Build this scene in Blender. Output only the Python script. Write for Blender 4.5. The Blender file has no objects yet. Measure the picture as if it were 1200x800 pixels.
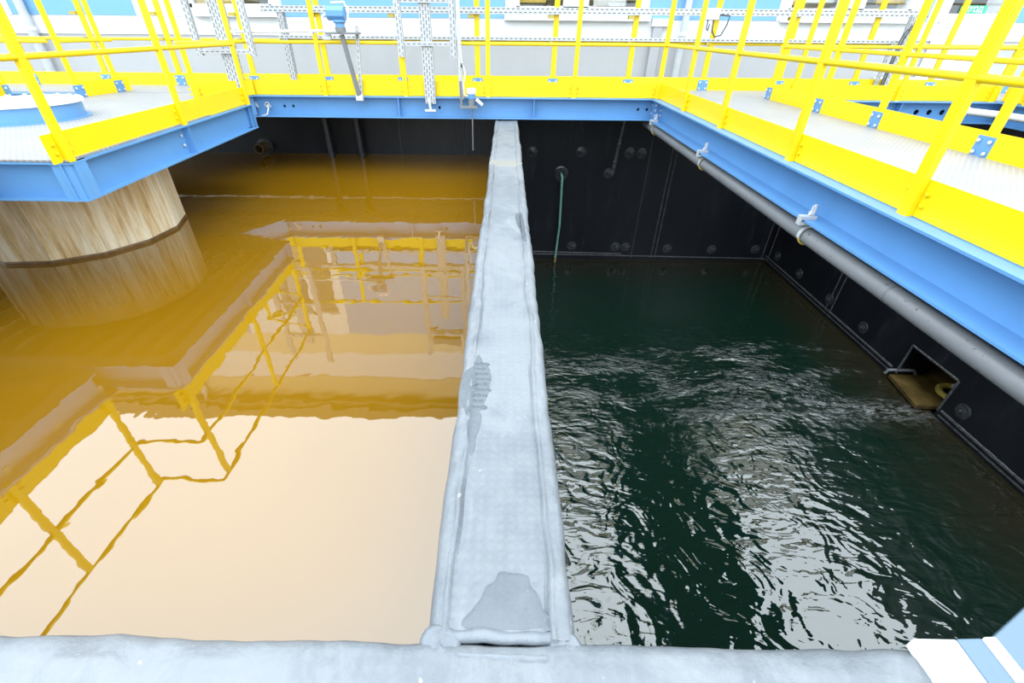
import bpy, math, random
from mathutils import Vector, Matrix, noise
random.seed(7)
S = 0.687                       # layout unit -> metres (camera height above the decks)
def m_(x): return x / S         # metres -> layout units
scn = bpy.context.scene
COL = scn.collection
PI = math.pi

# ------------------------------------------------------------------ materials
def srgb(r, g, b):
    f = lambda c: (c/255)/12.92 if c/255 <= .04045 else (((c/255)+.055)/1.055)**2.4
    return (f(r), f(g), f(b), 1)
class NT:
    def __init__(s, name):
        s.m = bpy.data.materials.new(name); s.m.use_nodes = True
        s.t = s.m.node_tree; s.n = s.t.nodes; s.l = s.t.links
        s.b = s.n['Principled BSDF']; s.out = s.n['Material Output']
    def add(s, t, **k):
        n = s.n.new(t)
        for a, v in k.items():
            if a.startswith('i_'): n.inputs[a[2:].replace('_', ' ')].default_value = v
            else: setattr(n, a, v)
        return n
    def link(s, a, b): s.l.new(a, b)
    def coords(s, scale=(1, 1, 1), kind='Object', rot=(0, 0, 0)):
        c = s.add('ShaderNodeTexCoord'); mp = s.add('ShaderNodeMapping')
        mp.inputs['Scale'].default_value = scale; mp.inputs['Rotation'].default_value = rot
        s.link(c.outputs[kind], mp.inputs['Vector']); return mp.outputs['Vector']
    def noise(s, scale, detail=4, rough=.55, vec=None, dist=0):
        n = s.add('ShaderNodeTexNoise'); n.inputs['Scale'].default_value = scale
        n.inputs['Detail'].default_value = detail; n.inputs['Roughness'].default_value = rough
        n.inputs['Distortion'].default_value = dist
        if vec is not None: s.link(vec, n.inputs['Vector'])
        return n.outputs['Fac']
    def ramp(s, fac, stops):
        r = s.add('ShaderNodeValToRGB'); e = r.color_ramp.elements
        while len(e) < len(stops): e.new(.5)
        for i, (p, c) in enumerate(stops):
            e[i].position = p; e[i].color = c if len(c) == 4 else (*c, 1)
        s.link(fac, r.inputs['Fac']); return r.outputs['Color']
    def mix(s, fac, a, b, mode='MIX'):
        n = s.add('ShaderNodeMix', data_type='RGBA', blend_type=mode)
        for v, k in ((fac, 0), (a, 6), (b, 7)):
            if hasattr(v, 'default_value'): s.link(v, n.inputs[k])
            else: n.inputs[k].default_value = v
        return n.outputs[2]
    def math(s, op, a, b=0):
        n = s.add('ShaderNodeMath', operation=op)
        for v, k in ((a, 0), (b, 1)):
            if hasattr(v, 'default_value'): s.link(v, n.inputs[k])
            else: n.inputs[k].default_value = v
        return n.outputs[0]
    def bump(s, h, strength=.3, dist=.01, normal=None):
        n = s.add('ShaderNodeBump'); n.inputs['Strength'].default_value = strength
        n.inputs['Distance'].default_value = dist; s.link(h, n.inputs['Height'])
        if normal is not None: s.link(normal, n.inputs['Normal'])
        return n.outputs['Normal']
    def setp(s, col=None, rough=None, metal=None, spec=None, ior=None, coat=None, normal=None):
        for v, k in ((col, 'Base Color'), (rough, 'Roughness'), (metal, 'Metallic'), (spec, 'Specular IOR Level'), (ior, 'IOR'), (coat, 'Coat Weight'), (normal, 'Normal')):
            if v is None: continue
            if hasattr(v, 'default_value'): s.link(v, s.b.inputs[k])
            else: s.b.inputs[k].default_value = v
def lin(r, g, b): return (r, g, b, 1)

def paint(name, col, rough=.4, var=.06, spec=.5):
    t = NT(name); n = t.noise(3.0, 5, .6, t.coords())
    lo = tuple(c*(1-var) for c in col[:3])+(1,); hi = tuple(min(1, c*(1+var)) for c in col[:3])+(1,)
    t.setp(col=t.ramp(n, [(.3, lo), (.7, hi)]), rough=rough, spec=spec)
    n2 = t.noise(140, 2, .5, t.coords()); t.setp(normal=t.bump(n2, .06, .002))
    return t.m
M = {}
M['yellow'] = paint('yellow_paint', lin(.80, .57, .003), .4, .03, .4)
M['blue'] = paint('blue_paint', lin(.108, .275, .54), .38, .05, .5)
M['white'] = paint('white_paint', lin(.72, .73, .75), .5, .02)
M['grey_panel'] = paint('light_grey_panel', lin(.40, .405, .42), .55, .03)
M['band_blue'] = paint('blue_panel', lin(.16, .36, .62), .5, .03)
M['roof_fascia'] = paint('dark_fascia', lin(.20, .15, .09), .6, .1)
M['tan_panel'] = paint('tan_panel', lin(.56, .46, .30), .6, .04)
M['galv'] = paint('galvanised_steel', lin(.46, .48, .50), .38, .14)
M['galv_dark'] = paint('weathered_steel', lin(.15, .16, .175), .45, .15)
M['chrome'] = paint('bolt_steel', lin(.55, .56, .58), .3, .05); 
M['black_pole'] = paint('black_pole', lin(.02, .022, .027), .35, .1)
M['hole'] = paint('hole_dark', lin(.004, .004, .006), .9, .1, .1)
M['cable_white'] = paint('white_cable', lin(.7, .71, .72), .5, .02)
M['cable_dark'] = paint('dark_cable', lin(.05, .055, .07), .5, .05)
M['hose_green'] = paint('green_hose', lin(.19, .42, .36), .35, .12)
M['hose_tan'] = paint('tan_hose', lin(.33, .22, .09), .5, .15)
M['yellow_rubber'] = paint('yellow_rubber', lin(.55, .40, .08), .5, .1)
M['blue_lit'] = paint('blue_paint_lit', lin(.095, .15, .21), .45, .04)  # copy of the blue paint, bright light on the near beam put into colour
M['channel_grey'] = paint('grey_channel', lin(.38, .385, .41), .5, .03)
M['sign_green'] = paint('sign_green', lin(.05, .55, .28), .5, .02)
M['bracket_ochre'] = paint('ochre_bracket', lin(.42, .33, .06), .5, .1)
M['interior'] = paint('room_interior', lin(.40, .42, .45), .8, .3)
M['ochre_blind'] = paint('ochre_blind', lin(.36, .25, .05), .8, .2)
M['pale_blind'] = paint('pale_blind', lin(.42, .43, .43), .8, .1)

t = NT('window_glass')
gl = t.add('ShaderNodeBsdfGlossy'); gl.inputs['Roughness'].default_value = .02
tr = t.add('ShaderNodeBsdfTransparent'); mx = t.add('ShaderNodeMixShader'); mx.inputs[0].default_value = .06
t.link(tr.outputs[0], mx.inputs[1]); t.link(gl.outputs[0], mx.inputs[2]); t.link(mx.outputs[0], t.out.inputs[0])
M['glass'] = t.m

# chequered deck plate: white-grey with small raised studs
t = NT('chequer_plate')
br = t.add('ShaderNodeTexBrick'); br.offset = .5
for k, v in (('Scale', 1.0), ('Mortar Size', .006), ('Mortar Smooth', .4), ('Brick Width', .04), ('Row Height', .022)): br.inputs[k].default_value = v
t.link(t.coords(), br.inputs['Vector'])
nz = t.noise(1.6, 5, .6, t.coords())
base = t.ramp(nz, [(.3, (.29, .285, .285)), (.7, (.35, .34, .335))])
rust = t.noise(1.1, 6, .65, t.coords((1, 1.7, 1)))
base = t.mix(t.math('MULTIPLY', t.ramp(rust, [(.70, (0, 0, 0)), (.80, (1, 1, 1))]), .25), base, lin(.33, .25, .17))
t.setp(col=t.mix(br.outputs['Fac'], t.mix(1.0, base, lin(.62, .62, .65), 'MULTIPLY'), base), rough=.45)
t.setp(normal=t.bump(t.math('SUBTRACT', 1.0, br.outputs['Fac']), .35, .004))
M['deck'] = t.m

# perforated cable tray (slots drawn as dark colour for the shade inside), UV in metres
def perforated(name, col, bw, rh, mort, dark):
    t = NT(name); br = t.add('ShaderNodeTexBrick'); br.offset = .5
    for k, v in (('Scale', 1.0), ('Mortar Size', mort), ('Mortar Smooth', 0.), ('Brick Width', bw), ('Row Height', rh)): br.inputs[k].default_value = v
    t.link(t.coords(kind='UV'), br.inputs['Vector'])
    n = t.noise(20, 3, .5, t.coords())
    t.setp(col=t.mix(br.outputs['Fac'], lin(*dark), t.ramp(n, [(.3, tuple(c*.85 for c in col)), (.7, col)])), rough=.38)
    return t.m
M['tray'] = perforated('perforated_tray', (.52, .535, .55), .062, .036, .0125, (.10, .105, .12))
M['slotted'] = perforated('slotted_strut', (.46, .47, .49), .06, .034, .0125, (.11, .115, .125))
M['lattice'] = perforated('perforated_upright', (.46, .475, .49), .062, .030, .0105, (.09, .095, .105))

# black sheet liner on the tank walls
t = NT('black_liner')
v = t.coords()
n1 = t.noise(1.3, 6, .62, t.coords((1, 1, .35))); n2 = t.noise(9, 5, .7, t.coords((1, 1, .18)))
c = t.ramp(n1, [(.3, (.0040, .0052, .0082)), (.55, (.0085, .0100, .0145)), (.75, (.024, .026, .031))])
c = t.mix(t.math('MULTIPLY', t.ramp(n2, [(.56, (0, 0, 0)), (.78, (1, 1, 1))]), .45), c, lin(.050, .054, .062))
t.setp(col=c, rough=t.math('ADD', t.math('MULTIPLY', n2, .25), .30), spec=.35)
vo = t.add('ShaderNodeTexVoronoi'); vo.inputs['Scale'].default_value = 34; vo.inputs['Randomness'].default_value = .0
t.link(v, vo.inputs['Vector'])
hb = t.math('ADD', t.math('MULTIPLY', t.math('LESS_THAN', vo.outputs['Distance'], .25), .25), t.noise(2.2, 4, .5, v))
t.setp(normal=t.bump(hb, .30, .02))
M['liner'] = t.m
t = NT('liner_weld'); nn = t.noise(40, 4, .6, t.coords())
t.setp(col=t.ramp(nn, [(.3, (.020, .022, .026)), (.72, (.11, .115, .122))]), rough=.34, normal=t.bump(nn, .5, .006)); M['weld'] = t.m
t = NT('liner_bolt'); nn = t.noise(30, 4, .6, t.coords())
t.setp(col=t.ramp(nn, [(.35, (.016, .018, .022)), (.72, (.075, .080, .088))]), rough=.3, normal=t.bump(nn, .4, .004)); M['liner_bolt'] = t.m

# pale, dusty blue-grey liner folded over the wall tops
def crown(name, a, b, d, rough):
    t = NT(name); v = t.coords()
    n1 = t.noise(1.6, 7, .66, v, .6); n2 = t.noise(11, 5, .7, v); n3 = t.noise(60, 3, .6, v)
    n0 = t.noise(.9, 4, .6, v); nl = t.noise(3.4, 7, .72, t.coords((1.6, .55, 1)), .8)
    a_ = tuple(q*.86 for q in a)
    c = t.ramp(t.math('ADD', t.math('MULTIPLY', n1, .55), t.math('MULTIPLY', nl, .45)), [(.34, a_), (.47, a), (.52, b), (.60, b), (.70, d)])
    c = t.mix(t.math('MULTIPLY', t.ramp(n0, [(.50, (0, 0, 0)), (.60, (1, 1, 1))]), .30), c, lin(*d))
    c = t.mix(t.math('MULTIPLY', t.ramp(n2, [(.40, (0, 0, 0)), (.75, (1, 1, 1))]), .35), c, lin(*d))
    sp = t.noise(26, 2, .4, v)
    c = t.mix(t.math('MULTIPLY', t.ramp(sp, [(.74, (0, 0, 0)), (.765, (1, 1, 1))]), .6), c, lin(.34, .34, .34))
    vo = t.add('ShaderNodeTexVoronoi'); vo.inputs['Scale'].default_value = 42; vo.inputs['Randomness'].default_value = 0
    t.link(v, vo.inputs['Vector'])
    dots = t.math('LESS_THAN', vo.outputs['Distance'], .3)
    c = t.mix(t.math('MULTIPLY', dots, .10), c, lin(*d))
    t.setp(col=c, rough=rough, spec=.35)
    h = t.math('ADD', t.math('MULTIPLY', n2, .6), t.math('MULTIPLY', n3, .25))
    t.setp(normal=t.bump(h, .5, .016)); return t.m
M['crown'] = crown('pale_liner', (.128, .142, .160), (.158, .170, .187), (.222, .229, .240), .5)
M['crown_bead'] = crown('pale_weld_bead', (.125, .142, .163), (.150, .168, .19), (.20, .215, .235), .38)
M['patch_dark'] = crown('scuffed_liner', (.070, .082, .095), (.100, .113, .128), (.125, .138, .15), .45)
M['patch_smooth'] = crown('washed_liner', (.098, .112, .130), (.108, .122, .140), (.12, .132, .148), .5)
M['patch_pale'] = crown('chalky_liner', (.165, .18, .195), (.19, .205, .22), (.22, .23, .24), .6)
M['patch_tan'] = crown('stained_liner', (.17, .165, .15), (.20, .195, .17), (.22, .21, .19), .6)

# rust-streaked concrete
t = NT('stained_concrete')
n1 = t.noise(9, 6, .7, t.coords((1, 1, .10), rot=(.12, 0, 0))); n2 = t.noise(26, 5, .7, t.coords((1, 1, .05), rot=(.12, 0, 0))); n3 = t.noise(1.4, 4, .6, t.coords((1, 1, .5)))
c = t.ramp(n1, [(.30, (.30, .145, .04)), (.42, (.60, .42, .21)), (.52, (.72, .60, .42)), (.70, (.78, .72, .60))])
c = t.mix(t.math('MULTIPLY', t.ramp(n2, [(.50, (0, 0, 0)), (.66, (1, 1, 1))]), .6), c, lin(.32, .18, .06))
c = t.mix(t.math('MULTIPLY', t.ramp(n3, [(.45, (0, 0, 0)), (.7, (1, 1, 1))]), .35), c, lin(.40, .26, .11))
t.setp(col=c, rough=.7, normal=t.bump(n2, .4, .008)); M['concrete'] = t.m
t = NT('tide_mark'); n1 = t.noise(12, 5, .7, t.coords())
t.setp(col=t.ramp(n1, [(.3, (.06, .028, .006)), (.7, (.19, .10, .03))]), rough=.5, normal=t.bump(n1, .6, .01)); M['tide'] = t.m

# ochre sludge water
t = NT('ochre_water')
n1 = t.noise(.55, 4, .55, t.coords())
c = t.ramp(n1, [(.3, (.162, .076, .0017)), (.7, (.190, .091, .0026))])
t.setp(col=c, rough=.012, spec=1.0, ior=1.60)
w1 = t.noise(2.2, 3, .5, t.coords()); w2 = t.noise(9.0, 3, .55, t.coords((1, .35, 1), rot=(0, 0, .75)))
w3 = t.noise(5, 2, .5, t.coords())
h = t.math('ADD', t.math('MULTIPLY', w1, 1.0), t.math('ADD', t.math('MULTIPLY', w2, .10), t.math('MULTIPLY', w3, .22)))
t.setp(normal=t.bump(h, 1.0, .0022)); M['sludge'] = t.m

# dark green rippled water
t = NT('green_water')
pos = t.add('ShaderNodeNewGeometry').outputs['Position']
sx = t.add('ShaderNodeSeparateXYZ'); t.link(pos, sx.inputs[0])
X, Y = sx.outputs[0], sx.outputs[1]
nb = t.noise(1.5, 5, .6, pos)
edge = t.math('MINIMUM', t.math('SUBTRACT', 6.5*S, X), t.math('SUBTRACT', 10.59*S, Y))     # distance to the algae-brown walls
f = t.math('ADD', edge, t.math('MULTIPLY', t.math('SUBTRACT', nb, .5), 1.1))
c = t.ramp(f, [(.0, (.021, .0180, .0085)), (.35, (.0140, .0165, .0085)), (.95, (.0042, .0170, .0105))])
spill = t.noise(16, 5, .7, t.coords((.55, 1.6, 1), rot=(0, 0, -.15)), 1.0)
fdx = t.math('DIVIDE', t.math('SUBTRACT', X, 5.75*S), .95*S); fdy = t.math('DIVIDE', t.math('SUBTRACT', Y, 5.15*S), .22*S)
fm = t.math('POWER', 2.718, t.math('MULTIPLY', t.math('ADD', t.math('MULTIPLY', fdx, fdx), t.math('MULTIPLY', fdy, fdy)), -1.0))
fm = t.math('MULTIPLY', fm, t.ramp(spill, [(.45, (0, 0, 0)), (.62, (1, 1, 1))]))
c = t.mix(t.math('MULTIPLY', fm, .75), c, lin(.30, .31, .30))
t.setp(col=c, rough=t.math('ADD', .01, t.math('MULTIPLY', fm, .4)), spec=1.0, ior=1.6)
def rip(scale, sc, rot, det=2, rough=.5, dist=.6): return t.noise(scale, det, rough, t.coords(sc, rot=(0, 0, rot)), dist)
a1 = rip(3.2, (1, 1, 1), 0, 2, .5, 1.2)
a2 = rip(7.5, (.5, 1.25, 1), -.22, 2, .5, .8)
a3 = rip(15, (.6, 1.2, 1), -.1, 2, .55, .5)
def dist(cx, cy, rx, ry):
    dx = t.math('DIVIDE', t.math('SUBTRACT', X, cx), rx); dy = t.math('DIVIDE', t.math('SUBTRACT', Y, cy), ry)
    r2 = t.math('ADD', t.math('MULTIPLY', dx, dx), t.math('MULTIPLY', dy, dy))
    return t.math('POWER', 2.718, t.math('MULTIPLY', r2, -1.0))
foam = dist(3.6*S, 5.9*S, 3.0*S, 1.2*S)
lefty = dist(.4*S, 2.4*S, 1.6*S, 2.6*S)
calm = t.math('SUBTRACT', 1.0, t.math('MULTIPLY', dist(4.2*S, 9.4*S, 5.5*S, 2.6*S), .80))
h = t.math('ADD', t.math('MULTIPLY', a1, 1.0), t.math('ADD', t.math('MULTIPLY', a2, .55), t.math('MULTIPLY', a3, .09)))
h2 = t.noise(8.5, 4, .62, t.coords((.75, 1.3, 1)), 1.4)
clump = t.ramp(t.noise(1.9, 3, .55, t.coords((.8, 1.4, 1))), [(.40, (.06, .06, .06)), (.62, (1, 1, 1))])
h = t.math('ADD', t.math('MULTIPLY', h, t.math('ADD', calm, t.math('MULTIPLY', lefty, .6))), t.math('MULTIPLY', t.math('MULTIPLY', t.math('MULTIPLY', h2, foam), clump), 2.6))
t.setp(normal=t.bump(h, 1.0, .022)); M['green_water'] = t.m

t = NT('pipe_grey'); n1 = t.noise(4, 6, .7, t.coords((1, .25, 1))); n2 = t.noise(48, 2, .4, t.coords())
c = t.ramp(n1, [(.3, (.15, .157, .172)), (.7, (.24, .25, .268))])
c = t.mix(t.math('MULTIPLY', t.ramp(n2, [(.70, (0, 0, 0)), (.73, (1, 1, 1))]), .7), c, lin(.03, .032, .036))
t.setp(col=c, rough=.36, normal=t.bump(n1, .1, .004)); M['pipe'] = t.m
t = NT('rusty_metal'); n1 = t.noise(9, 6, .7, t.coords())
t.setp(col=t.ramp(n1, [(.3, (.035, .022, .006)), (.6, (.13, .085, .025)), (.8, (.20, .15, .06))]), rough=.4, normal=t.bump(n1, .3, .006)); M['rust'] = t.m
t = NT('foam_water'); n1 = t.noise(24, 4, .6, t.coords((1, .6, 1)))
t.setp(col=lin(.16, .17, .165), rough=.08, normal=t.bump(n1, .8, .02)); t.b.inputs['Alpha'].default_value = 1; M['foam'] = t.m
t = NT('hazard'); cx = t.add('ShaderNodeTexCoord'); sp = t.add('ShaderNodeSeparateXYZ'); t.link(cx.outputs['Object'], sp.inputs[0])
w = t.math('FRACT', t.math('MULTIPLY', t.math('ADD', sp.outputs[0], sp.outputs[2]), 5.2))
t.setp(col=t.mix(t.math('GREATER_THAN', w, .5), lin(.02, .02, .03), lin(.75, .5, .12)), rough=.5); M['hazard'] = t.m

# ------------------------------------------------------------------ mesh builder
class MB:
    def __init__(s): s.v = []; s.f = []; s.uv = None
    def quad(s, *p):
        i = len(s.v); s.v += [tuple(q) for q in p]; s.f.append(tuple(range(i, i+len(p)))); return s
    def box(s, x0, x1, y0, y1, z0, z1):
        i = len(s.v)
        s.v += [(x0,y0,z0),(x1,y0,z0),(x1,y1,z0),(x0,y1,z0),(x0,y0,z1),(x1,y0,z1),(x1,y1,z1),(x0,y1,z1)]
        s.f += [tuple(i+k for k in q) for q in ((0,3,2,1),(4,5,6,7),(0,1,5,4),(1,2,6,5),(2,3,7,6),(3,0,4,7))]; return s
    def prism(s, poly, z0, z1):
        n = len(poly); i = len(s.v)
        a = sum(poly[k][0]*poly[(k+1) % n][1]-poly[(k+1) % n][0]*poly[k][1] for k in range(n))
        if a < 0: poly = poly[::-1]
        s.v += [(x, y, z0) for x, y in poly]+[(x, y, z1) for x, y in poly]
        s.f.append(tuple(i+n-1-k for k in range(n))); s.f.append(tuple(i+n+k for k in range(n)))
        s.f += [(i+k, i+(k+1) % n, i+n+(k+1) % n, i+n+k) for k in range(n)]; return s
    def extrude(s, prof, p, q, up=(0, 0, 1)):
        """profile (a, b) in the plane across p->q; a runs to the right of the direction, b up"""
        p, q = Vector(p), Vector(q); d = (q-p).normalized(); up = Vector(up)
        r = d.cross(up).normalized(); u = r.cross(d); i = len(s.v); n = len(prof)
        for o in (p, q): s.v += [tuple(o+r*a+u*b) for a, b in prof]
        s.f += [(i+k, i+n+k, i+n+(k+1) % n, i+(k+1) % n) for k in range(n)]
        s.f.append(tuple(i+k for k in range(n))); s.f.append(tuple(i+n+n-1-k for k in range(n))); return s
    def tube(s, path, r, n=12, cap=True):
        P = [Vector(p) for p in path]; i = len(s.v); fr = None
        for k, p in enumerate(P):
            d = (P[min(k+1, len(P)-1)]-P[max(k-1, 0)]).normalized()
            if fr is None: fr = Vector((0, 0, 1)) if abs(d.z) < .9 else Vector((1, 0, 0))
            a = (fr-d*fr.dot(d)).normalized(); b = d.cross(a); fr = a
            rr = r[k] if isinstance(r, (list, tuple)) else r
            s.v += [tuple(p+a*math.cos(2*PI*j/n)*rr+b*math.sin(2*PI*j/n)*rr) for j in range(n)]
        for k in range(len(P)-1):
            s.f += [(i+k*n+j, i+k*n+(j+1) % n, i+(k+1)*n+(j+1) % n, i+(k+1)*n+j) for j in range(n)]
        if cap:
            s.f.append(tuple(i+n-1-j for j in range(n))); e = i+(len(P)-1)*n; s.f.append(tuple(e+j for j in range(n)))
        return s
    def lathe(s, prof, c=(0, 0, 0), n=24, axis='z', ph=0):
        i = len(s.v)
        for r, h in prof:
            for j in range(n):
                a = 2*PI*j/n+ph; x, y = r*math.cos(a), r*math.sin(a)
                q = {'z': (x, y, h), 'y': (x, h, y), 'x': (h, x, y)}[axis]
                s.v.append((c[0]+q[0], c[1]+q[1], c[2]+q[2]))
        for k in range(len(prof)-1):
            for j in range(n):
                q = (i+k*n+j, i+k*n+(j+1) % n, i+(k+1)*n+(j+1) % n, i+(k+1)*n+j)
                s.f.append(q if axis == 'z' else q[::-1])
        s.f.append(tuple(i+n-1-j for j in range(n))); e = i+(len(prof)-1)*n; s.f.append(tuple(e+j for j in range(n))); return s
    def torus(s, c, R, r, axis='y', n=28, k=10, a0=0, a1=2*PI):
        pts = []
        for j in range(n+1):
            a = a0+(a1-a0)*j/n; u, w = R*math.cos(a), R*math.sin(a)
            pts.append({'y': (c[0]+u, c[1], c[2]+w), 'x': (c[0], c[1]+u, c[2]+w), 'z': (c[0]+u, c[1]+w, c[2])}[axis])
        return s.tube(pts, r, k)
    def grid(s, fn, nu, nv):
        i = len(s.v)
        for a in range(nu+1):
            for b in range(nv+1): s.v.append(tuple(fn(a/nu, b/nv)))
        for a in range(nu):
            for b in range(nv):
                k = i+a*(nv+1)+b; s.f.append((k, k+nv+1, k+nv+2, k+1))
        return s
    def strip(s, p, q, w, n):
        """flat strip from p to q, width vector w; UV in metres"""
        p, q, w = Vector(p), Vector(q), Vector(w)
        if s.uv is None: s.uv = {}
        fi = len(s.f); s.quad(p, q, q+w, p+w); L = (q-p).length*S; W = w.length*S
        s.uv[fi] = [(0, 0), (L, 0), (L, W), (0, W)]; return s
    def build(s, name, mat, parent=None, loc=None, smooth=False, bevel=0, recalc=False, local=False):
        me = bpy.data.meshes.new(name)
        o = Vector(loc) if loc is not None else Vector((0, 0, 0))
        if parent is not None and loc is None: o = Vector(parent['_o'])
        c0 = Vector((0, 0, 0)) if local else o
        me.from_pydata([((v[0]-c0.x)*S, (v[1]-c0.y)*S, (v[2]-c0.z)*S) for v in s.v], [], s.f)
        if recalc:
            import bmesh
            b = bmesh.new(); b.from_mesh(me); bmesh.ops.recalc_face_normals(b, faces=b.faces); b.to_mesh(me); b.free()
        if s.uv is not None:
            ul = me.uv_layers.new(name='UVMap')
            for fi, uvs in s.uv.items():
                for li, uv in zip(me.polygons[fi].loop_indices, uvs): ul.data[li].uv = uv
        me.materials.append(M[mat] if isinstance(mat, str) else mat)
        if smooth:
            me.polygons.foreach_set('use_smooth', [True]*len(me.polygons))
            try: me.set_sharp_from_angle(angle=math.radians(38))
            except Exception: pass
        me.update()
        ob = bpy.data.objects.new(name, me); COL.objects.link(ob)
        attach(ob, parent, o)
        if bevel:
            bv = ob.modifiers.new('bevel', 'BEVEL'); bv.width = bevel; bv.segments = 2; bv.limit_method = 'ANGLE'
        return ob
def attach(ob, parent, o):
    o = Vector(o); ob['_o'] = tuple(o)
    if parent is not None:
        ob.parent = parent; ob.location = (o-Vector(parent['_o']))*S
    else: ob.location = o*S
def empty(name, loc):
    e = bpy.data.objects.new(name, None); COL.objects.link(e); e.empty_display_size = .1; attach(e, None, loc); return e
def tag(o, label=None, cat=None, group=None, kind=None):
    if label: o['label'] = label
    if cat: o['category'] = cat
    if group: o['group'] = group
    if kind: o['kind'] = kind
    return o
def thing(name, loc, label, cat, group=None): return tag(empty(name, loc), label, cat, group)
def copy(ob, loc, parent=None, rz=0, rot=None):
    c = ob.copy(); COL.objects.link(c); c.parent = None; attach(c, parent, loc)
    c.rotation_euler = rot if rot else (0, 0, rz); return c
def ibeam(h, w, tf, tw):
    a, t = w/2, tw/2
    return [(-a, 0), (-a, -tf), (-t, -tf), (-t, -h+tf), (-a, -h+tf), (-a, -h), (a, -h), (a, -h+tf), (t, -h+tf), (t, -tf), (a, -tf), (a, 0)]
def cut(ob, cutters):
    """cut real holes through a part, then drop the cutters"""
    me = bpy.data.meshes.new('c'); mb = MB()
    for c in cutters: mb.lathe(c[1], c[0], 18, c[2])
    tmp = mb.build('cutter', 'hole')
    import bmesh
    b = bmesh.new(); b.from_mesh(tmp.data); bmesh.ops.recalc_face_normals(b, faces=b.faces); b.to_mesh(tmp.data); b.free()
    md = ob.modifiers.new('b', 'BOOLEAN'); md.operation = 'DIFFERENCE'; md.object = tmp; md.solver = 'EXACT'
    bpy.context.view_layer.update()
    dg = bpy.context.evaluated_depsgraph_get(); new = bpy.data.meshes.new_from_object(ob.evaluated_get(dg))
    ob.modifiers.remove(md); ob.data = new; bpy.data.objects.remove(tmp)

# ------------------------------------------------------------------ levels (layout units; decks at z = 0)
ZC = -.38          # wall tops
KW = .8625         # plan scale of the wall-top layout
ZO = -.60          # level the wall-top layout was measured at
def tops(mb):      # wall-top layout -> scene
    mb.v = [(x*KW, y*KW, ZC+(z-ZO)*KW) for x, y, z in mb.v]; return mb
ZL = -1.31         # ochre water
ZR = -3.746        # green water
YB = 10.59         # back wall face
XR = 6.50          # right wall face
YF = .66           # front wall edge
BH = .342          # beam height

# ------------------------------------------------------------------ tank shell
def wall(name, mb, mat='liner'): return tag(mb.build(name, mat), kind='structure')
ymid = YB+.46
wb = wall('wall_back', MB().box(-13, 13, YB, ymid, -5.2, -.36))
# right wall with its rectangular outlet opening
H0, H1, HZ0, HZ1 = 5.09, 5.97, -3.78, -3.085
mb = MB()
ZW_ = -.6
mb.box(XR, XR+.46, -.6, H0, -5.2, ZW_).box(XR, XR+.46, H1, YB-.002, -5.2, ZW_).box(XR, XR+.46, H0, H1, -5.2, HZ0).box(XR, XR+.46, H0, H1, HZ1, ZW_)
wr = wall('wall_right', mb)
wall('wall_left', MB().box(-13.4, -13, -.6, YB, -5.2, -.36))
wall('floor', MB().box(-13.4, 13.4, -.6, ymid, -5.4, -5.2))
wall('wall_far_side', MB().box(13, 13.4, -.6, YB, -5.2, -.36))
# chamber behind the opening
mb = MB(); cx0, cx1 = XR+.46, XR+1.5
mb.box(cx1, cx1+.1, H0-.3, H1+.3, -4.4, -2.5).box(cx0, cx1, H0-.4, H0-.3, -4.4, -2.5).box(cx0, cx1, H1+.3, H1+.4, -4.4, -2.5).box(cx0, cx1, H0-.3, H1+.3, -2.6, -2.5).box(cx0, cx1, H0-.3, H1+.3, -4.4, -3.72)
wall('wall_chamber', mb, 'rust')

# divider wall: pale liner over the top, wobbling edges, raised weld beads, sheet laps
def nz(x, y, s=1.0): return noise.noise(Vector((x*s, y*s, 3.7)))
def fbm(x, y): return nz(x, y, 1.2)*.5+nz(x, y, 3.1)*.3+nz(x, y, 9)*.2
def bead_c(y, sgn):
    b = sgn*(.162+.02*nz(y, sgn*9, 1.7)+.008*nz(y, sgn*4, 6))
    return b
def crown_h(x, y):
    h = .010*fbm(x*2, y*1.3)
    for sg in (-1, 1):
        d = x-bead_c(y, sg)
        h += .013/(1+math.exp(-sg*d/.0022))*(.65+.6*nz(y, sg*2, 2.2))      # the lapped edge strip
        h -= .009*max(0, .35+1.3*nz(y, sg*3+.5, 2.6))*math.exp(-((d+sg*.004)/.0045)**2)                         # its open seam
        h += .010*math.exp(-((d-sg*.014)/.010)**2)*(.5+1.0*abs(nz(y, sg*5, 8)))
        h += .007*nz(x*3, y*1.2, 9)/(1+math.exp(-sg*d/.004))
    if y > 6.9: h += .016/(1+math.exp(-(y-7.02)/.02))
    return h
def div_fn(u, v):
    y = .645+(YB/KW-.645)*v
    hw_l = .232+.016*nz(y, 1, 1.6)+.008*nz(y, 3, 6); hw_r = .242+.014*nz(y, 7, 1.4)+.008*nz(y, 5, 7)
    if u < .12:
        k = u/.12
        if k < .6: return (-hw_l-.006, y, ZO-4.4+(4.4-.05)*k/.6)
        a = (k-.6)/.4*PI/2; return (-hw_l+.03-(.036)*math.cos(a), y, ZO-.05+.05*math.sin(a)+crown_h(-hw_l, y)*math.sin(a))
    if u > .88:
        k = (1-u)/.12
        if k < .6: return (hw_r+.006, y, ZO-4.4+(4.4-.05)*k/.6)
        a = (k-.6)/.4*PI/2; return (hw_r-.03+(.036)*math.cos(a), y, ZO-.05+.05*math.sin(a)+crown_h(hw_r, y)*math.sin(a))
    k = (u-.12)/.76; x = (-hw_l+.03)+(hw_l+hw_r-.06)*k
    return (x, y, ZO+crown_h(x, y))
wm = wall('wall_middle', tops(MB().grid(div_fn, 190, 900)), 'crown')
wm.data.polygons.foreach_set('use_smooth', [True]*len(wm.data.polygons)); 
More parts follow.
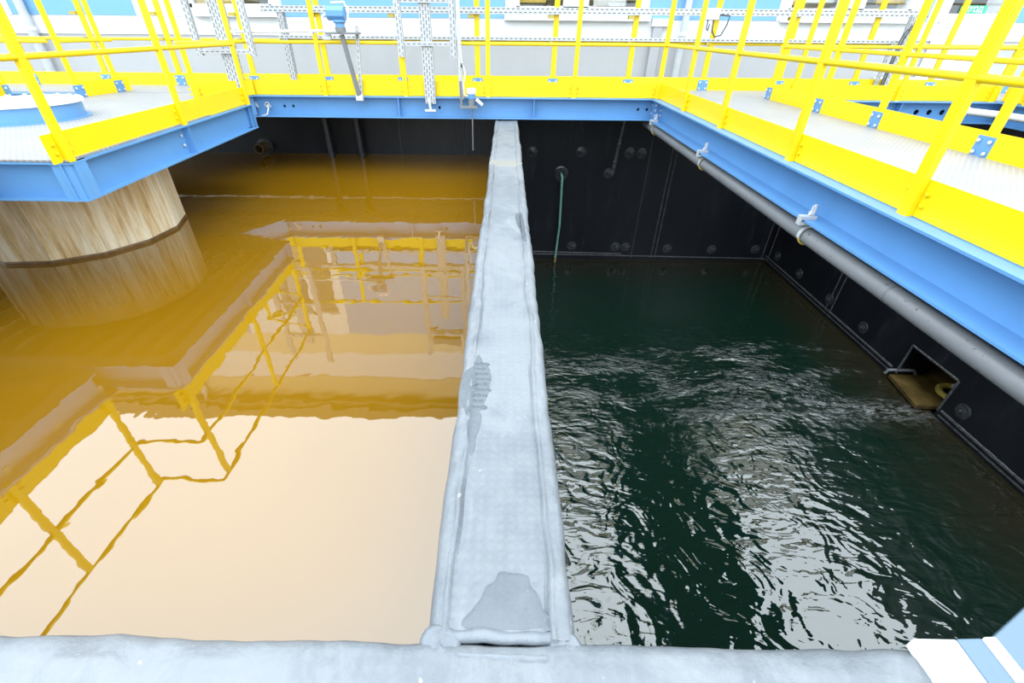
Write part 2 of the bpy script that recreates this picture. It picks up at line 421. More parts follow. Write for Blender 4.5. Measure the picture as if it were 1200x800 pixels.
# front wall top
def front_h(x, y):
    h = .030*nz(x*1.1, y*2.2, 2.2)+.014*nz(x, y*1.5, 7)+.006*nz(x, y, 19)
    h += .014*math.exp(-((y-(.56+.02*nz(x, 2, 3)))/.02)**2)*(.6+nz(x, 8, 5))
    return h
def front_fn(u, v):
    x = -5.5+12.0*u
    ye = YF-.012+.018*nz(x, 4, 2.0)+.006*nz(x, 2, 9)
    if v > .9:
        k = (v-.9)/.1
        if k > .4: return (x, ye+.004, ZO-.05-(4.5)*(k-.4)/.6)
        a = k/.4*PI/2; return (x, ye-.04+.044*math.sin(a), ZO-.05+.05*math.cos(a)+front_h(x, ye)*math.cos(a))
    y = -.6+(ye-.04+.6)*(v/.9); return (x, y, ZO+front_h(x, y))
wf = wall('wall_front', tops(MB().grid(lambda u, v: front_fn(1-u, v), 900, 70)), 'crown')
wf.data.polygons.foreach_set('use_smooth', [True]*len(wf.data.polygons))
wall('wall_front_end', MB().box(-13, -4.7, -.6, .56, -5.2, ZC), 'crown')

for o_ in (wm, wf):            # the pale sheet ends below the edge; the faces under it are black liner
    o_.data.materials.append(M['liner'])
    for p_ in o_.data.polygons:
        if p_.center.z < (ZC-.12)*S: p_.material_index = 1
# patches, beads and laps on the wall tops (thin sheets of liner with their own irregular outline)
def blob(pts, hfun, z, th, name, mat, parent, label=None, rings=5):
    """irregular thin sheet draped on the top; pts = outline"""
    n = len(pts); cx = sum(p[0] for p in pts)/n; cy = sum(p[1] for p in pts)/n
    mb = MB(); P = []
    fine = []
    for k in range(n):
        p0, p1, p2, p3 = (Vector(pts[(k+j-1) % n]) for j in range(4))
        for q in range(6):
            tt = q/6
            v = .5*((2*p1)+(p2-p0)*tt+(2*p0-5*p1+4*p2-p3)*tt*tt+(3*p1-p0-3*p2+p3)*tt**3)
            j = .012*nz(v.x*6, v.y*6, 3); fine.append((v.x+j, v.y+j*.6))
    N = len(fine)
    for r in range(rings+1):
        k = 1-r/(rings+.6)
        for x, y in fine:
            X_, Y_ = cx+(x-cx)*k, cy+(y-cy)*k
            mb.v.append((X_, Y_, z+hfun(X_, Y_)+(th if r else -.004)))
    for r in range(rings):
        for j in range(N): mb.f.append((r*N+j, r*N+(j+1) % N, (r+1)*N+(j+1) % N, (r+1)*N+j))
    mb.f.append(tuple(rings*N+j for j in range(N)))
    o = tops(mb).build(name, mat, parent, smooth=True, recalc=True)
    if label: o['label'] = label
    return o
blob([(-.215, 2.02), (-.222, 1.90), (-.218, 1.74), (-.16, 1.60), (-.105, 1.68), (-.072, 1.80), (-.055, 1.93), (-.065, 2.02), (-.085, 2.09), (-.115, 2.13), (-.15, 2.20), (-.17, 2.08)], crown_h, ZO, .0035, 'liner_patch', 'patch_dark', wm, 'dark scuffed patch on the left edge of the wall top')
blob([(-.17, 1.62), (-.165, 1.50), (-.150, 1.40), (-.128, 1.40), (-.12, 1.50), (-.10, 1.60), (-.115, 1.70)], crown_h, ZO, .003, 'liner_patch', 'patch_smooth', wm, 'smooth grey tail under the scuffed patch')
blob([(-.125, .672), (.165, .672), (.158, .74), (.140, .80), (.115, .83), (.105, .865), (.04, .875), (-.01, .872), (-.03, .835), (-.06, .815), (-.075, .77), (-.105, .735)], crown_h, ZO, .0035, 'liner_patch', 'patch_smooth', wm, 'darker smooth patch at the near end of the wall top')
blob([(.13, 4.35), (.10, 4.5), (.115, 4.75), (.15, 4.75), (.185, 4.62), (.20, 4.2), (.21, 3.9), (.17, 3.9), (.16, 4.15)], crown_h, ZO, .003, 'liner_patch', 'patch_dark', wm, 'torn dark scrap near the right edge')
blob([(.02, 4.4), (.12, 4.15), (.16, 4.1), (.13, 4.35), (.10, 4.62), (.03, 4.65)], crown_h, ZO, .003, 'liner_patch', 'patch_pale', wm, 'chalky white patch beside the torn scrap')
blob([(-.205, 6.72), (.20, 6.68), (.205, 6.98), (.12, 7.0), (-.10, 7.0), (-.205, 7.02)], crown_h, ZO, .007, 'liner_lap', 'patch_tan', wm, 'stained sheet lap across the wall top')
# dimples of the scuffed patch
dm = MB().lathe([(.0125, 0), (.009, .0025), (.002, .004)], n=10).build('scuff_mark', 'patch_dark', wm, (-.13, 2.0, ZC), local=True)
k = 0
for i in range(9):
    for j in range(3):
        x = -.16+.032*j+(i % 2)*.014; y = 1.72+i*.045
        if x > -.065-.05*abs(y-1.9)*3: continue
        p = (x*KW, y*KW, ZC+(crown_h(x, y)+.002)*KW)
        o = dm if k == 0 else copy(dm, p, wm)
        if k == 0: attach(dm, wm, p)
        o.scale = (1.1+random.random()*.5, .8+random.random()*.8, 1); k += 1
# junction with the front wall: cross bead, fold and two corner covers
bead = tops(MB().tube([(-.19+.39*i/40, .662+.010*nz(i*.11, 0, 1), ZO-.010+.004*nz(i*.2, 4, 1)) for i in range(41)], [.020+.004*nz(i*.13, 9, 1) for i in range(41)], 14))
bead.build('weld_bead', 'crown_bead', wm, smooth=True)
tops(MB().grid(lambda u, v: (-.19+.40*u, .605-.03*v-.008*u, ZO+.018*math.cos(v*PI*.9)*(1-.3*u)*min(1, 6*u, 6*(1-u))-.022*(1-min(1, 6*u, 6*(1-u)))+.006*nz(u*5, v, 2)), 40, 10)).build('liner_fold', 'crown_bead', wm, smooth=True)
def cover(x, y, r, name, seed, parent):
    mb = MB(); R = 26
    prof = [(1.15, -.04), (1.0, .010), (.90, .024), (.80, .028), (.70, .027), (.58, .034), (.4, .040), (.2, .042), (.05, .043)]
    for q, (rr, h) in enumerate(prof):
        for j in range(R):
            a = 2*PI*j/R; k = rr*r*(1+.32*nz(math.cos(a)*.8+seed, math.sin(a)*.8, 1))
            mb.v.append((x+k*math.cos(a), y+k*math.sin(a), ZO+h*r*4.5+.010*nz(math.cos(a)*.7+seed, math.sin(a)*.7, 1.3)))
    for q in range(len(prof)-1):
        for j in range(R): mb.f.append((q*R+j, q*R+(j+1) % R, (q+1)*R+(j+1) % R, (q+1)*R+j))
    mb.f.append(tuple((len(prof)-1)*R+j for j in range(R)))
    return tops(mb).build(name, 'crown_bead', parent, smooth=True, recalc=True)
cover(-.188, .628, .056, 'corner_cover', 1.0, wm)
cover(.212, .632, .050, 'corner_cover', 5.0, wm)

# liner fixings
def bolt_mesh(axis):
    s = -1
    return MB().lathe([(.115, s*-.004), (.112, s*.006), (.075, s*.010), (.06, s*.014), (.058, s*.026), (.034, s*.030), (.032, s*.058), (.020, s*.068), (.004, s*.072)], n=18, axis=axis)
bb = bolt_mesh('y').build('anchor_bolt', 'liner_bolt', wb, (.586, YB, -1.226), smooth=True, recalc=True, local=True)
for x, z in ((1.654, -1.216), (2.722, -1.223), (2.987, -1.235), (2.317, -1.662), (1.66, -3.40), (2.735, -3.41), (2.987, -3.41), (4.025, -3.44), (5.121, -3.45), (6.188, -3.435)): copy(bb, (x, YB, z), wb)
br_ = bolt_mesh('x').build('anchor_bolt', 'liner_bolt', wr, (XR, 10.13, -3.41), smooth=True, recalc=True, local=True)
for y in (9.16, 8.02, 6.98, 4.795, 3.7): copy(br_, (XR, y, -3.40), wr)
def wbox(x0, x1, z0, z1, d=.012): return MB().box(x0, x1, YB-d, YB+.01, z0, z1)
def lumpy(p, q, r, par, name='weld_seam', mat='weld', n=60):
    p, q = Vector(p), Vector(q)
    MB().tube([p.lerp(q, i/n) for i in range(n+1)], [r*(1+.35*nz(i*.7, p.x+p.y, 1.1)) for i in range(n+1)], 8).build(name, mat, par, smooth=True)
for (xa, za, xb, zb, r) in ((2.52, -.5, 2.40, -1.70, .045), (3.66, -.45, 3.66, -3.70, .018), (3.76, -.45, 3.75, -3.70, .016), (3.18, -.45, 3.16, -3.68, .010), (6.42, -.5, 6.42, -3.70, .014), (-.9, -.5, -.9, -1.3, .012), (-2.3, -.5, -2.3, -1.3, .010)):
    lumpy((xa, YB, za), (xb, YB, zb), r, wb)
lumpy((.25, YB, -3.62), (XR, YB, -3.68), .018, wb, 'liner_fold')
lumpy((.25, YB, -3.55), (2.9, YB, -3.60), .022, wb, 'liner_fold')
for y in (8.0, 7.86, 10.45): lumpy((XR, y, -.7), (XR, y, -3.7), .014, wr)
# skirting lip of the right wall along the water
for z, r in ((-3.60, .022), (-3.68, .016)):
    lumpy((XR, -.5, z), (XR, H0-.06, z-.01), r, wr, 'liner_fold', n=120); lumpy((XR, H1+.1, z), (XR, YB, z), r, wr, 'liner_fold', n=120)
lumpy((XR, H0-.01, -3.64), (XR, H0-.01, HZ1), .018, wr, 'opening_rim'); lumpy((XR, H1, -3.64), (XR, H1, HZ1), .018, wr, 'opening_rim'); lumpy((XR, H0, HZ1), (XR, H1, HZ1), .018, wr, 'opening_rim')

# outlet weir in the opening
wt = thing('overflow_weir', (XR, 5.5, HZ0), 'rusty overflow weir plate in the square opening of the black right wall', 'weir')
MB().prism([(XR-.22, 5.20), (XR+.75, 5.12), (XR+.75, 5.94), (XR-.10, 5.96)], -3.72, -3.655).build('weir_plate', 'rust', wt, bevel=.004)
MB().torus((XR+.44, 5.36, -3.56), .20, .045, 'z').build('valve_seat', 'bracket_ochre', wt, smooth=True)
MB().lathe([(.15, -3.60), (.15, -3.585), (.03, -3.58)], (XR+.44, 5.36, 0), 20).build('valve_disc', 'hole', wt)
MB().tube([(XR+.36, 5.28, -3.57), (XR+.50, 5.50, -3.49)], .028, 10).build('spindle', 'galv', wt, smooth=True)
MB().tube([(XR-.14, 6.0, -3.67), (XR-.12, 6.0, -3.60), (XR+.22, 5.93, -3.55), (XR+.28, 5.92, -3.62)], .024, 10).build('grab_bar', 'galv_dark', wt, smooth=True)

# ------------------------------------------------------------------ water
wl = MB().quad((-13, .5, ZL), (-.22, .5, ZL), (-.22, YB, ZL), (-13, YB, ZL)).build('ochre_water', 'sludge')
tag(wl, 'opaque ochre wastewater filling the left tank and mirroring the yellow rails', 'water', kind='stuff')
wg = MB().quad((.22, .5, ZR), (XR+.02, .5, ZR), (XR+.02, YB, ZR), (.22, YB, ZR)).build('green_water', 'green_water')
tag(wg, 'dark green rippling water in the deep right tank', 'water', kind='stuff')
w3 = MB().quad((XR+.46, .5, -3.9), (13, .5, -3.9), (13, 4.6, -3.9), (XR+.46, 4.6, -3.9)); w3.quad((8.2, 4.6, -3.9), (13, 4.6, -3.9), (13, YB, -3.9), (8.2, YB, -3.9))
tag(w3.build('dark_water', 'green_water'), 'black water in the far tank beyond the right walkway', 'water', kind='stuff')

# ------------------------------------------------------------------ guardrail kit
ZT, ZM = 1.56, .79
RT = m_(.017)
bolt_proto = None
def bolt_parts():
    r, h = m_(.0095), m_(.009)
    return MB().lathe([(r*1.35, 0), (r*1.35, m_(.002)), (r, m_(.002)), (r, h), (r*.6, h+m_(.002))], n=10, axis='y')
PROTO = {}
def proto_bolt(mat, parent, loc, d):
    """hex bolt pointing along the horizontal direction d; shares one mesh per material"""
    key = mat
    if key not in PROTO:
        mb = bolt_parts(); PROTO[key] = o = mb.build('bolt', mat, parent, loc, smooth=True, recalc=True, local=True)
    else: o = copy(PROTO[key], loc, parent)
    o.rotation_euler = (0, 0, math.atan2(d[1], d[0])-PI/2)
    return o
POSTM = {}
def rail_run(root, pts, posts, outer, toe=None, plates=True, mid=True, top=True, ztop=ZT, pw=.050, toe_mat='yellow', plate_bolts=True, end_over=.0, bolts=True, heavy=()):
    """one guardrail: polyline pts; posts[i] = fractions along segment i; outer = +1 when the outside lies to the right of the direction"""
    Hh, t_ = m_(.163), m_(.004)
    for i in range(len(pts)-1):
        a, b = Vector((*pts[i], 0)), Vector((*pts[i+1], 0)); L = (b-a).length; d = (b-a)/L
        n = Vector((d.y, -d.x, 0))*outer                 # outward
        ang = math.atan2(d.y, d.x)
        stations = [f*L for f in posts[i]]
        for s_ in stations:
            p = a+d*s_
            w, dp = m_(pw)/2, m_(.032)/2
            key = (round(pw, 4), round(ztop, 3), round(ang, 4))
            if key not in POSTM:
                po = MB().extrude([(-dp, -m_(.014)), (-dp, ztop-RT*.5), (dp, ztop-RT*.5), (dp, -m_(.014))], d*-w, d*w).build('post', 'yellow', root, (p.x, p.y, 0), bevel=.004, recalc=True, local=True); POSTM[key] = po.data
            else:
                po = bpy.data.objects.new('post', POSTM[key]); COL.objects.link(po); attach(po, root, (p.x, p.y, 0))
                bv = po.modifiers.new('bevel', 'BEVEL'); bv.width = .004; bv.segments = 2; bv.limit_method = 'ANGLE'
            has_toe = toe is None or toe[i]
            if has_toe and bolts:
                for sx_ in (-1, 1):
                    if s_+sx_*m_(.055) < -.02 or s_+sx_*m_(.055) > L+.02: continue
                    for z in (.055, .105):
                        q = p+d*(sx_*m_(.055))-n*(dp-.002); proto_bolt('yellow', po, (q.x, q.y, m_(z)), n).name = 'bolt'
            if plates and (has_toe or plates == 'all'):
                c = p-n*(dp+t_+m_(.004))
                pl = MB().extrude([(0, m_(.004)), (0, m_(.135)), (m_(.006), m_(.135)), (m_(.006), m_(.004))], c-d*m_(.066)+n*m_(.003), c+d*m_(.066)+n*m_(.003))
                po2 = pl.build('clamp_plate', 'blue', root, (c.x, c.y, 0), recalc=True)
                if plate_bolts:
                    for sx_ in (-.042, .042):
                        for z in (.035, .105):
                            q = c+d*m_(sx_)-n*m_(.004); proto_bolt('chrome', po2, (q.x, q.y, m_(z)), -n).name = 'bolt'
        if toe is None or toe[i]:
            cuts = sorted(set([0-end_over]+[s_ for s_ in stations if .05 < s_ < L-.05]+[L+end_over]))
            for s0, s1 in zip(cuts[:-1], cuts[1:]):
                c0, c1 = a+d*(s0+.006)-n*(m_(.016)+t_/2), a+d*(s1-.006)-n*(m_(.016)+t_/2)
                MB().extrude([(-t_/2, m_(.004)), (-t_/2, Hh), (t_/2, Hh), (t_/2, m_(.004))], c0, c1).build('toe_board', toe_mat, root, recalc=True)
    for z, on, nm in ((ZM, mid, 'mid_rail'), (ztop, top, 'top_rail')):
        if on: MB().tube(fillet([(x, y, z) for x, y in pts]), RT, 14).build(nm, 'yellow', root, smooth=True)
def fillet(P, r=.06):
    P = [Vector(p) for p in P]; out = [P[0]]
    for a, b, c in zip(P[:-2], P[1:-1], P[2:]):
        u, v = (a-b).normalized(), (c-b).normalized()
        for k in range(6):
            t_ = k/5; p0, p1 = b+u*r, b+v*r; out.append((p0*(1-t_)+b*t_)*(1-t_)+(b*(1-t_)+p1*t_)*t_)
    return out+[P[-1]]
def fr(vals, a, b): return [(v-a)/(b-a) for v in vals]

# ------------------------------------------------------------------ walkways
def beam(root, p, q, w=.30, name='beam', holes=(), h=BH, stiff=(), mat='blue', hole_axis='y'):
    """p, q = web line at the deck level"""
    o = MB().extrude(ibeam(h, w, m_(.012), m_(.012)), p, q).build(name, mat, root, recalc=True)
    if holes: cut(o, [(hc, [(m_(.017), -.15), (m_(.017), .15)], hole_axis) for hc in holes])
    p, q = Vector(p), Vector(q); d = (q-p).normalized(); r = d.cross(Vector((0, 0, 1)))
    for s_ in stiff:
        c = p.lerp(q, s_); a = w/2*.92
        mb = MB(); c0 = c-d*m_(.005); c1 = c+d*m_(.005)
        mb.extrude([(-a, -h+m_(.012)), (-a, -m_(.012)), (a, -m_(.012)), (a, -h+m_(.012))], c0, c1).build('stiffener', mat, o, recalc=True)
    return o
YE = 8.99                                    # front flange edge of the back walkway
bw = thing('back_walkway', (0, 9.7, 0), 'blue steel walkway with pale deck running along the building across the back', 'walkway')
wy = YE+.15
hz = -.18
hl = [(x, wy, hz) for x in (-4.02, -3.86, -1.21, 2.37, 2.53)]
b0 = beam(bw, (-14, wy, 0), (13, wy, 0), .30, 'front_beam', hl, stiff=fr((-9.5, -7.6, -1.92, .49, 4.2, 6.95, 9.1), -14, 13))
beam(bw, (-14, 10.42, 0), (13, 10.42, 0), .26, 'rear_beam')
MB().box(-14, 13, YE+.13, 10.50, .003, .02).build('deck_plate', 'deck', bw)
for i in range(28): MB().box(-13.5+i*.95, -13.44+i*.95, YE+.17, 10.3, -.14, 0).build('joist', 'blue', bw)
for x in (2.62,):
    proto_bolt('chrome', b0, (x-.0, wy-.02, -.11), (0, -1)); proto_bolt('chrome', b0, (x, wy-.02, -.24), (0, -1))

rw = thing('right_walkway', (3.6, 5, 0), 'blue steel walkway with perforated white deck running down the right side over the green water', 'walkway')
XE = 2.555
bR = beam(rw, (XE+.20, -1.2, 0), (XE+.20, YE+.02, 0), .40, 'side_beam')
beam(rw, (4.66, -1.2, 0), (4.66, YE+.02, 0), .30, 'side_beam')
MB().box(2.705, 4.72, -1.2, YE+.13, .003, .02).build('deck_plate', 'deck', rw)
for i in range(11): MB().box(XE+.22, 4.6, -1+i*.95, -.94+i*.95, -.16, 0).build('joist', 'blue', rw)
MB().extrude([(-.17, -BH), (-.17, 0), (.17, 0), (.17, -BH)], (XE+.20, YE-.035, 0), (XE+.20, YE-.02, 0)).build('end_plate', 'blue', rw, recalc=True)
for dx in (-.10, -.02):
    for z in (-.09, -.17, -.25): proto_bolt('chrome', rw, (XE+.2+dx*1.2, YE-.04, z), (0, -1))

fw = thing('far_side_walkway', (9, 5, 0), 'blue steel walkway beyond the second opening at the far right', 'walkway')
beam(fw, (8.75, -1.2, 0), (8.75, YE, 0), .30, 'side_beam'); beam(fw, (10.6, -1.2, 0), (10.6, YE, 0), .30, 'side_beam')
MB().box(8.66, 10.7, -1.2, YE+.05, .003, .02).build('deck_plate', 'deck', fw)
tag(cut(b0, [((x, wy, hz), [(m_(.030), -.15), (m_(.030), .15)], 'y') for x in (7.35, 7.58, 7.81)]) or b0)

# platform around the column, approached from the front and tied to the back walkway
pf = thing('column_platform', (-5.9, 6, 0), 'blue steel platform with white deck around the stained concrete column at left', 'platform')
A = (-3.84, 4.13); E_ = (-4.0, 7.95); F_ = (-5.12, 8.34); G_ = (-4.46, YE+.13)
Lc0, Lc1 = (-7.02, 8.34), (-6.93, YE+.04)
deck = [(-4.67, -1.6), (-4.67, 4.13), (A[0]-.02, A[1]), (E_[0]-.07, E_[1]), (F_[0]-.03, F_[1]), G_, Lc1, Lc0, (-8.25, 8.3), (-8.2, 4.13), (-7.2, 4.13), (-7.2, -1.6)]
MB().prism([(x, y) for x, y in deck], .003, .02).build('deck_plate', 'deck', pf)
bwid = .20
def inset(p, q, k):
    p, q = Vector((*p, 0)), Vector((*q, 0)); d = (q-p).normalized(); n = Vector((-d.y, d.x, 0)); return p+n*k, q+n*k
def pbeam(p, q, name='edge_beam', stiff=(), w=bwid, h=BH, k=None):
    a, b = inset(p, q, w/2 if k is None else k); return beam(pf, a, b, w, name, stiff=stiff, h=h)
eb = pbeam(A, E_, stiff=(.507,))
fb = pbeam((-8.2, 4.13), A)
pbeam(E_, F_); pbeam(F_, (-4.46, YE+.02)); pbeam((-4.67, -1.6), (-4.67, 4.0)); pbeam(Lc1, Lc0); pbeam((-7.2, 4.0), (-7.2, -1.6)); pbeam(Lc0, (-8.25, 8.3)); pbeam((-8.25, 8.3), (-8.2, 4.13))
for i in range(12): MB().box(-8.1+i*.345, -8.05+i*.345, 4.25, 8.0, -.12, 0).build('joist', 'galv', pf)
for i in range(10): MB().box(-7.15, -4.75, -1.4+i*.6, -1.35+i*.6, -.12, 0).build('joist', 'galv', pf)
# corner gusset plates and their bolts
def vplate(p, q, z0, z1, th=.018): return MB().extrude([(0, z0), (0, z1), (th, z1), (th, z0)], (*p, 0), (*q, 0))
dE = (Vector(E_)-Vector(A)).normalized()
for f_ in (.02, .507-.025, .507+.025, .985):
    p = Vector(A).lerp(Vector(E_), f_); c = (p.x-bwid/2+.02, p.y)
    if f_ in (.02, .507-.025, .985):
        for z in (-.11, -.22): proto_bolt('chrome', eb, (c[0], c[1], z), (1, 0, 0))
vplate((A[0]-.20, A[1]+.03), (A[0]-.02, A[1]+.03), -BH, -.01).build('corner_plate', 'blue', pf, recalc=True)
vplate((A[0]-.02, A[1]+.03), (A[0]-.02, A[1]+.17), -BH, -.01).build('corner_plate', 'blue', pf, recalc=True)
vplate((E_[0]-.18, E_[1]-.02), (E_[0]+.0, E_[1]-.02), -BH, -.01).build('corner_plate', 'blue', pf, recalc=True)
# round drum cover on the platform
lx, ly, lr = -6.08, 6.28, .60
dr = thing('drum_cover', (lx, ly, 0.02), 'round pale blue drum cover with a bolted rim on the white platform deck', 'cover')
MB().lathe([(lr, .02), (lr, .205), (lr-.02, .21), (.02, .215)], (lx, ly, 0), 56).build('drum', 'blue', dr, smooth=True, recalc=True)
MB().lathe([(lr+.035, .195), (lr+.035, .222), (.02, .23)], (lx, ly, 0), 56).build('lid', 'white', dr, smooth=True, recalc=True)
MB().lathe([(lr+.06, .02), (lr+.06, .032), (lr-.02, .033)], (lx, ly, 0), 56).build('base_flange', 'blue', dr, smooth=True, recalc=True)
bz = MB().lathe([(.022, 0), (.022, .014), (.012, .02)], n=10).build('bolt', 'chrome', dr, (lx+lr*.985, ly, .223), smooth=True, local=True)
for i in range(1, 20):
    a = 2*PI*i/20; copy(bz, (lx+lr*.985*math.cos(a), ly+lr*.985*math.sin(a), .223), dr)

# concrete column
cx_, cy_, cr = -5.66, 5.90, 1.13
cc = thing('concrete_column', (cx_, cy_, -5.2), 'rust-streaked many-sided concrete column standing in the ochre water at left', 'column')
MB().lathe([(cr, -5.2), (cr, -.44), (cr-.02, -.42)], (cx_, cy_, 0), 14, ph=.10).build('shaft', 'concrete', cc, recalc=True)
MB().lathe([(cr+.010, ZL-.2), (cr+.012, ZL+.025), (cr+.005, ZL+.04), (cr-.05, ZL+.045)], (cx_, cy_, 0), 14, ph=.10).build('tide_band', 'tide', cc, recalc=True)
MB().lathe([(cr-.16, -.44), (cr-.16, -.33)], (cx_, cy_, 0), 28).build('bearing_pad', 'hole', cc, recalc=True)

# ------------------------------------------------------------------ guardrails
YN = 9.075
g = thing('guardrail', (-1.2, YN, 0), 'long yellow guardrail on the blue back beam, crossing above both water tanks', 'guardrail')
xs = [-3.21, -1.78, -.327, 1.18, 2.66]
rail_run(g, [(-4.62, YN), (2.66, YN)], [fr(xs, -4.62, 2.66)], 1, plates=False, end_over=0)
g = thing('guardrail', (2.66, 4, 0), 'yellow guardrail nearest the green water, on the inner edge of the right walkway', 'guardrail')
ys = [7.63, 6.2, 4.51, 3.01, 1.5, 0.0]
rail_run(g, [(2.66, YN-.02), (2.66, -1.0)], [fr(ys, YN-.02, -1.0)], 1, plates=False, pw=.058)
g = thing('guardrail', (4.60, 4, 0), 'yellow guardrail with blue clamp plates on the outer edge of the right walkway', 'guardrail')
rail_run(g, [(4.58, -1.0), (4.58, YN)], [fr([0.1, 1.6, 3.1, 4.683, 6.226, 7.48, 9.0], -1.0, YN)], 1, pw=.058)
g = thing('guardrail', (0, 10.35, 0), 'yellow guardrail with blue clamp plates at the foot of the building wall', 'guardrail')
xf = [-7.99+1.483*i for i in range(-3, 13)]
rail_run(g, [(-13, 10.36), (13, 10.36)], [fr(xf, -13, 13)], -1, pw=.066, bolts=False)
g = thing('guardrail', (6.5, YN, 0), 'yellow guardrail on the back beam over the second opening at right', 'guardrail')
rail_run(g, [(4.64, YN), (8.62, YN)], [fr([5.0, 6.86, 8.5], 4.64, 8.62)], 1, plates=False)
g = thing('guardrail', (8.66, 4, 0), 'yellow guardrail on the far right walkway, at the right edge of the picture', 'guardrail')
rail_run(g, [(8.66, YN), (8.66, 0)], [fr([8.6, 7.1, 5.6, 4.1, 2.6, 1.1], YN, 0)], 1, plates=False)
g = thing('guardrail', (-4.0, 6, 0), 'yellow guardrail around the right edge of the column platform at left', 'guardrail')
ib = .035
P0, P1, P2, P3, P4, P5 = (-4.70, -1.6), (-4.70, 4.03), (A[0]-.025, A[1]-.11), (E_[0]-.03, E_[1]-.03), (F_[0]-.0, F_[1]-.03), (-4.44, YN-.03)
rail_run(g, [P0, P1, P2, P3], [fr([-1.5, .0, 1.4, 2.72, 3.95], -1.6, 4.03), [], [.042, .52, .985]], 1, toe=[True, False, True], plates=False)
g = thing('guardrail', (-5.15, 8.7, 0), 'short yellow guardrail between the left platform and the left perforated upright', 'guardrail')
rail_run(g, [P4, P5], [[.06]], 1, plates=False)
rail_run(g, [(P3[0]-.08, P3[1]+.04), P4], [[]], 1, toe=[False], plates=False)
g = thing('guardrail', (-7, 8.7, 0), 'yellow guardrail on the left side of the link behind the pale blue drum', 'guardrail')
rail_run(g, [(-6.93, YN+.35), (-7.02, 8.32)], [[.22, .97]], 1)
g2 = thing('guardrail', (-8, 8.3, 0), 'yellow rail with blue plates behind the drum, cut by the left picture edge', 'guardrail')
rail_run(g2, [(-7.14, 8.32), (-8.2, 8.3), (-8.15, 4.2)], [[.97], [.3, .65, .98]], 1, toe=[False, True], plates='all')

# ------------------------------------------------------------------ grey pipe under the right beam with clamps
px, pz = 2.655, -.475
gp = thing('drain_pipe', (px, 4, pz), 'long dark grey plastic pipe hung under the blue right-hand beam', 'pipe')
pr = .070
def pzz(y): return pz-.012*(3.0-y)/3.0 if y < 3 else pz+.02*max(0, (y-3)/6)
MB().tube([(px, y*.25, pzz(y*.25)) for y in range(9, 39)], pr, 28).build('pipe', 'pipe', gp, smooth=True)
MB().tube([(px, y*.25-1.5, pzz(y*.25-1.5)) for y in range(1, 16)], pr*1.0, 28).build('pipe', 'pipe', gp, smooth=True)
MB().tube([(px, 2.75, pzz(2.75)), (px, 2.765, pzz(2.75))], pr*1.018, 28).build('joint_ring', 'galv_dark', gp, smooth=True)
for i, y in enumerate((8.768, 6.361, 3.833)):
    lab = ['galvanised beam clamp on the grey pipe at the back corner', 'galvanised beam clamp on the grey pipe, middle one of the three', 'galvanised beam clamp on the grey pipe, nearest the camera'][i]
    c = thing('pipe_clamp', (px, y, pzz(y)), lab, 'pipe clamp', 'clamps holding the grey pipe')
    z = pzz(y)
    MB().torus((px, y, z), pr+.008, .009, 'y').build('rubber_liner', 'yellow_rubber', c, smooth=True)
    mb = MB()
    prof = [(pr+.014, -.022), (pr+.022, -.022), (pr+.022, .012), (pr+.014, .012)]
    for a0, a1 in ((.15*PI, 1.05*PI),):
        N = 18
        pts = [(a0+(a1-a0)*k/N) for k in range(N+1)]
        i0 = len(mb.v)
        for a in pts:
            for r, yy in prof: mb.v.append((px+r*math.cos(a), y+yy, z+r*math.sin(a)))
        for k in range(N):
            for q in range(4): mb.f.append((i0+k*4+q, i0+k*4+(q+1) % 4, i0+(k+1)*4+(q+1) % 4, i0+(k+1)*4+q))
        mb.f.append((i0, i0+1, i0+2, i0+3)); mb.f.append(tuple(i0+N*4+k for k in (3, 2, 1, 0)))
    mb.build('clamp_band', 'galv', c, recalc=True)
    MB().tube([(px, y, z+pr+.01), (px-.03, y, -BH-.002), (px-.03, y, -.20)], .014, 10).build('hanger_rod', 'chrome', c, smooth=True)
    MB().box(XE-.02, XE+.10, y-.028, y+.028, -BH+.018, -BH+.05).box(XE-.035, XE-.018, y-.028, y+.028, -BH-.03, -BH+.05).box(XE-.02, XE+.05, y-.028, y+.028, -BH-.03, -BH-.005).build('beam_grip', 'galv', c, bevel=.002)
    MB().lathe([(.022, -.285), (.022, -.262)], (XE+.05, y, 0), 6).lathe([(.009, -.30), (.009, -.21)], (XE+.05, y, 0), 10).build('set_screw', 'chrome', c)

# ------------------------------------------------------------------ small fittings of the tanks
hp = thing('dosing_hose', (1.25, YB, -1.67), 'pale green hose hanging from a round port in the black back wall', 'hose')
MB().lathe([(.17, 0), (.165, -.03), (.13, -.045), (.115, -.10), (.075, -.10), (.07, -.02)], (1.242, YB, -1.674), 26, 'y').build('port', 'liner_bolt', hp, smooth=True, recalc=True)
MB().tube([(1.245, YB-.03, -1.66), (1.25, YB-.16, -1.66), (1.262, YB-.20, -1.72), (1.27, YB-.20, -2.0), (1.29, YB-.20, -2.8), (1.25, YB-.20, -3.62)], .026, 10).build('hose', 'hose_green', hp, smooth=True)
MB().tube([(1.25, YB-.20, -3.62), (1.245, YB-.20, -4.1)], .027, 10).build('hose_tip', 'hose_tan', hp, smooth=True)
sp_ = thing('pipe_stub', (-5.3, YB, -1.18), 'short rusty pipe stub out of the black wall just above the ochre water', 'pipe')
MB().lathe([(.10, .02), (.10, -.32), (.078, -.32), (.075, -.02)], (-5.3, YB, -1.16), 24, 'y').build('pipe', 'rust', sp_, smooth=True, recalc=True)
MB().lathe([(.17, .0), (.16, -.02), (.11, -.03)], (-5.3, YB, -1.16), 24, 'y').build('collar', 'liner_bolt', sp_, smooth=True, recalc=True)
